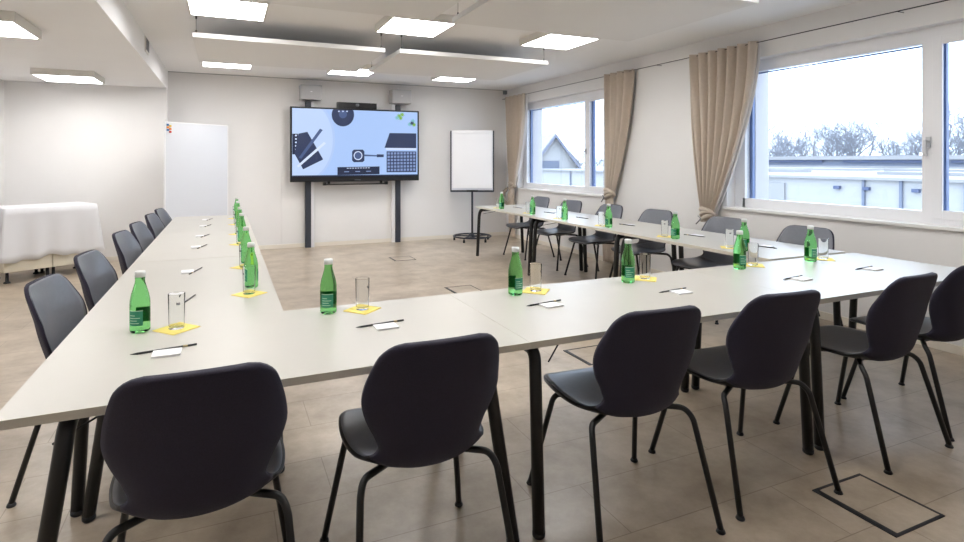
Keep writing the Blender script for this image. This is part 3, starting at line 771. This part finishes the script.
def house(name, label, x, y, rz, w, d, ze, zr, wins, zb=GZ):
    t = thing(name, label, 'house', (x, y, zb), rz)
    bm = B(); prism(bm, [(-w/2, 0), (w/2, 0), (w/2, ze-zb), (0, zr-zb), (-w/2, ze-zb)], 0, d); obj('house_wall', bm, 'extw', t)
    sl = (zr-ze)/(w/2); o_ = .35
    for s in (-1, 1):
        bm = B(); prism(bm, [(0, zr-zb+.02), (s*(w/2+o_), ze-zb-o_*sl+.02), (s*(w/2+o_), ze-zb-o_*sl+.27), (0, zr-zb+.30)], -.5, d+.5); r = obj('roof', bm, 'snow', t)
        bm = B(); prism(bm, [(0, zr-zb-.12), (s*(w/2+o_), ze-zb-o_*sl-.12), (s*(w/2+o_), ze-zb-o_*sl+.14), (0, zr-zb+.14)], -.62, -.5); obj('fascia', bm, 'roof', t)
    for (wx, wz, ww, wh_) in wins:
        bm = B(); box(bm, wx-ww/2, wx+ww/2, -.04, 0, wz-zb, wz-zb+wh_); f = obj('window', bm, 'roof', t)
        bm = B(); box(bm, wx-ww/2+.1, wx+ww/2-.1, -.06, -.04, wz-zb+.1, wz-zb+wh_-.1); obj('pane', bm, 'extb', f)
    return t
house('gabled_house', 'white gabled house with snowy roof seen through the far window', 28.0, 43.0, -.35, 6.2, 9, -.4, 3.7, [(-.4, .5, 1.7, .95)])
house('gabled_house', 'small pale gabled house showing at the curtain edge of the far window', 48.0, 58.0, -.6, 6.0, 9, -.3, 2.9, [(-.9, .6, .7, 1.0), (.7, .6, .7, 1.0), (0, 1.7, .6, .6)])
house('gabled_house', 'distant house with low snowy roof between the nearer gabled houses', 56, 82, .5, 9, 12, .6, 3.0, [(0, 1.0, 1, 1)])
house('gabled_house', 'distant pale house right behind the snowy gabled house', 38, 60, .9, 8, 10, .2, 2.3, [(0, .8, 1, 1)])

def tree_mesh(seed, H_):
    r = random.Random(seed); bm = B()
    def br(p, d, l, rad, lev):
        n = 3; pts = [p]; q = p; dd = d
        for i in range(n):
            dd = (dd+Vector((r.uniform(-1, 1), r.uniform(-1, 1), r.uniform(-.3, .6)))*.13).normalized(); q = q+dd*l/n; pts.append(q)
        tube(bm, pts, [rad*(1-.35*i/n) for i in range(n+1)], 4 if lev < 2 else 3, cap=False)
        if lev >= 5: return
        k = (5, 4, 4, 4, 3)[lev]
        for c in range(k):
            at = pts[1+min(2, int(r.random()*3))] if c else pts[-1]
            ax = Vector((r.uniform(-1, 1), r.uniform(-1, 1), r.uniform(-.15, .55))).normalized()
            nd = (dd*(.75 if c else 1.1)+ax*.85).normalized()
            br(at, nd, l*r.uniform(.62, .84), rad*.56, lev+1)
    br(Vector((0, 0, 0)), Vector((0, 0, 1)), H_*.34, .26, 0)
    zmax = max(v.co.z for v in bm.verts); s = H_/zmax
    for v in bm.verts: v.co = v.co*s
    return bm
protos = []
tl = 'leafless frosted tree with painted-in haze in the treeline beyond the snowy roofs'
for k in range(4):
    o = obj('bare_tree', tree_mesh(11+k, 14.0), 'bark'); tag(o, tl, 'tree', 'bare trees beyond the roofs'); protos.append(o)
rt = random.Random(5)
spots = []
az0, az1, nT = .56, 1.36, 44
for k in range(nT):
    az = az0+(az1-az0)*(k+rt.uniform(-.3, .3))/nT
    D = rt.uniform(135, 175); x, y = D*math.sin(az), D*math.cos(az)
    if az < .74: h = rt.uniform(.42, .5)
    else: h = rt.choice([.75, .82, .9, 1.0, 1.05, 1.2])
    spots.append((x, y, h))
for i, (x, y, h) in enumerate(spots):
    src = protos[i % 4]
    o = src if i < 4 else src.copy()
    if i >= 4: C.objects.link(o)
    o.location = (x, y, GZ); o.rotation_euler = (0, 0, rt.uniform(0, 6.28)); s = h*rt.uniform(.95, 1.05)*1.12; o.scale = (s*1.1, s*1.1, s)

# ------------------------------------------------------------------ world, camera
w = bpy.data.worlds.new('overcast'); bpy.context.scene.world = w; w.use_nodes = True
nt = w.node_tree; nt.nodes.clear()
bg = nt.nodes.new('ShaderNodeBackground'); out = nt.nodes.new('ShaderNodeOutputWorld'); tc = nt.nodes.new('ShaderNodeTexCoord')
ns = nt.nodes.new('ShaderNodeTexNoise'); ns.inputs['Scale'].default_value = 2.5; ns.inputs['Detail'].default_value = 4
mp = nt.nodes.new('ShaderNodeMapping'); mp.inputs['Scale'].default_value = (1, 1, 5)
nt.links.new(tc.outputs['Generated'], mp.inputs[0]); nt.links.new(mp.outputs[0], ns.inputs['Vector'])
cr = nt.nodes.new('ShaderNodeValToRGB'); cr.color_ramp.elements[0].position = .35; cr.color_ramp.elements[0].color = (.66, .80, 1.0, 1); cr.color_ramp.elements[1].position = .65; cr.color_ramp.elements[1].color = (.76, .87, 1.0, 1)
nt.links.new(ns.outputs['Fac'], cr.inputs[0]); nt.links.new(cr.outputs[0], bg.inputs[0]); bg.inputs[1].default_value = SKY
nt.links.new(bg.outputs[0], out.inputs[0])

cd = bpy.data.cameras.new('camera'); cam = bpy.data.objects.new('camera', cd); C.objects.link(cam)
F, TH, V0, HC, CX = 546.7, .3997, 161.1, 1.4115, 456.4
cam.location = (0, 0, HC); cam.rotation_euler = (PI/2, 0, -TH)
cd.sensor_fit = 'HORIZONTAL'; cd.sensor_width = 36; cd.lens = F/964*36
cd.shift_x = (482-CX)/964; cd.shift_y = (V0-271)/964
cd.clip_end = 1000; cd.clip_start = .05
sc = bpy.context.scene; sc.camera = cam
sc.view_settings.view_transform = 'Standard'; sc.view_settings.look = 'None'; sc.view_settings.gamma = 1; sc.view_settings.exposure = .2
sc.view_settings.use_curve_mapping = False
sc.cycles.use_denoising = True
sc.cycles.max_bounces = 14; sc.cycles.transmission_bounces = 12; sc.cycles.diffuse_bounces = 7; sc.cycles.transparent_max_bounces = 16
sc.cycles.caustics_refractive = True; sc.cycles.caustics_reflective = False
sc.cycles.sample_clamp_indirect = 6
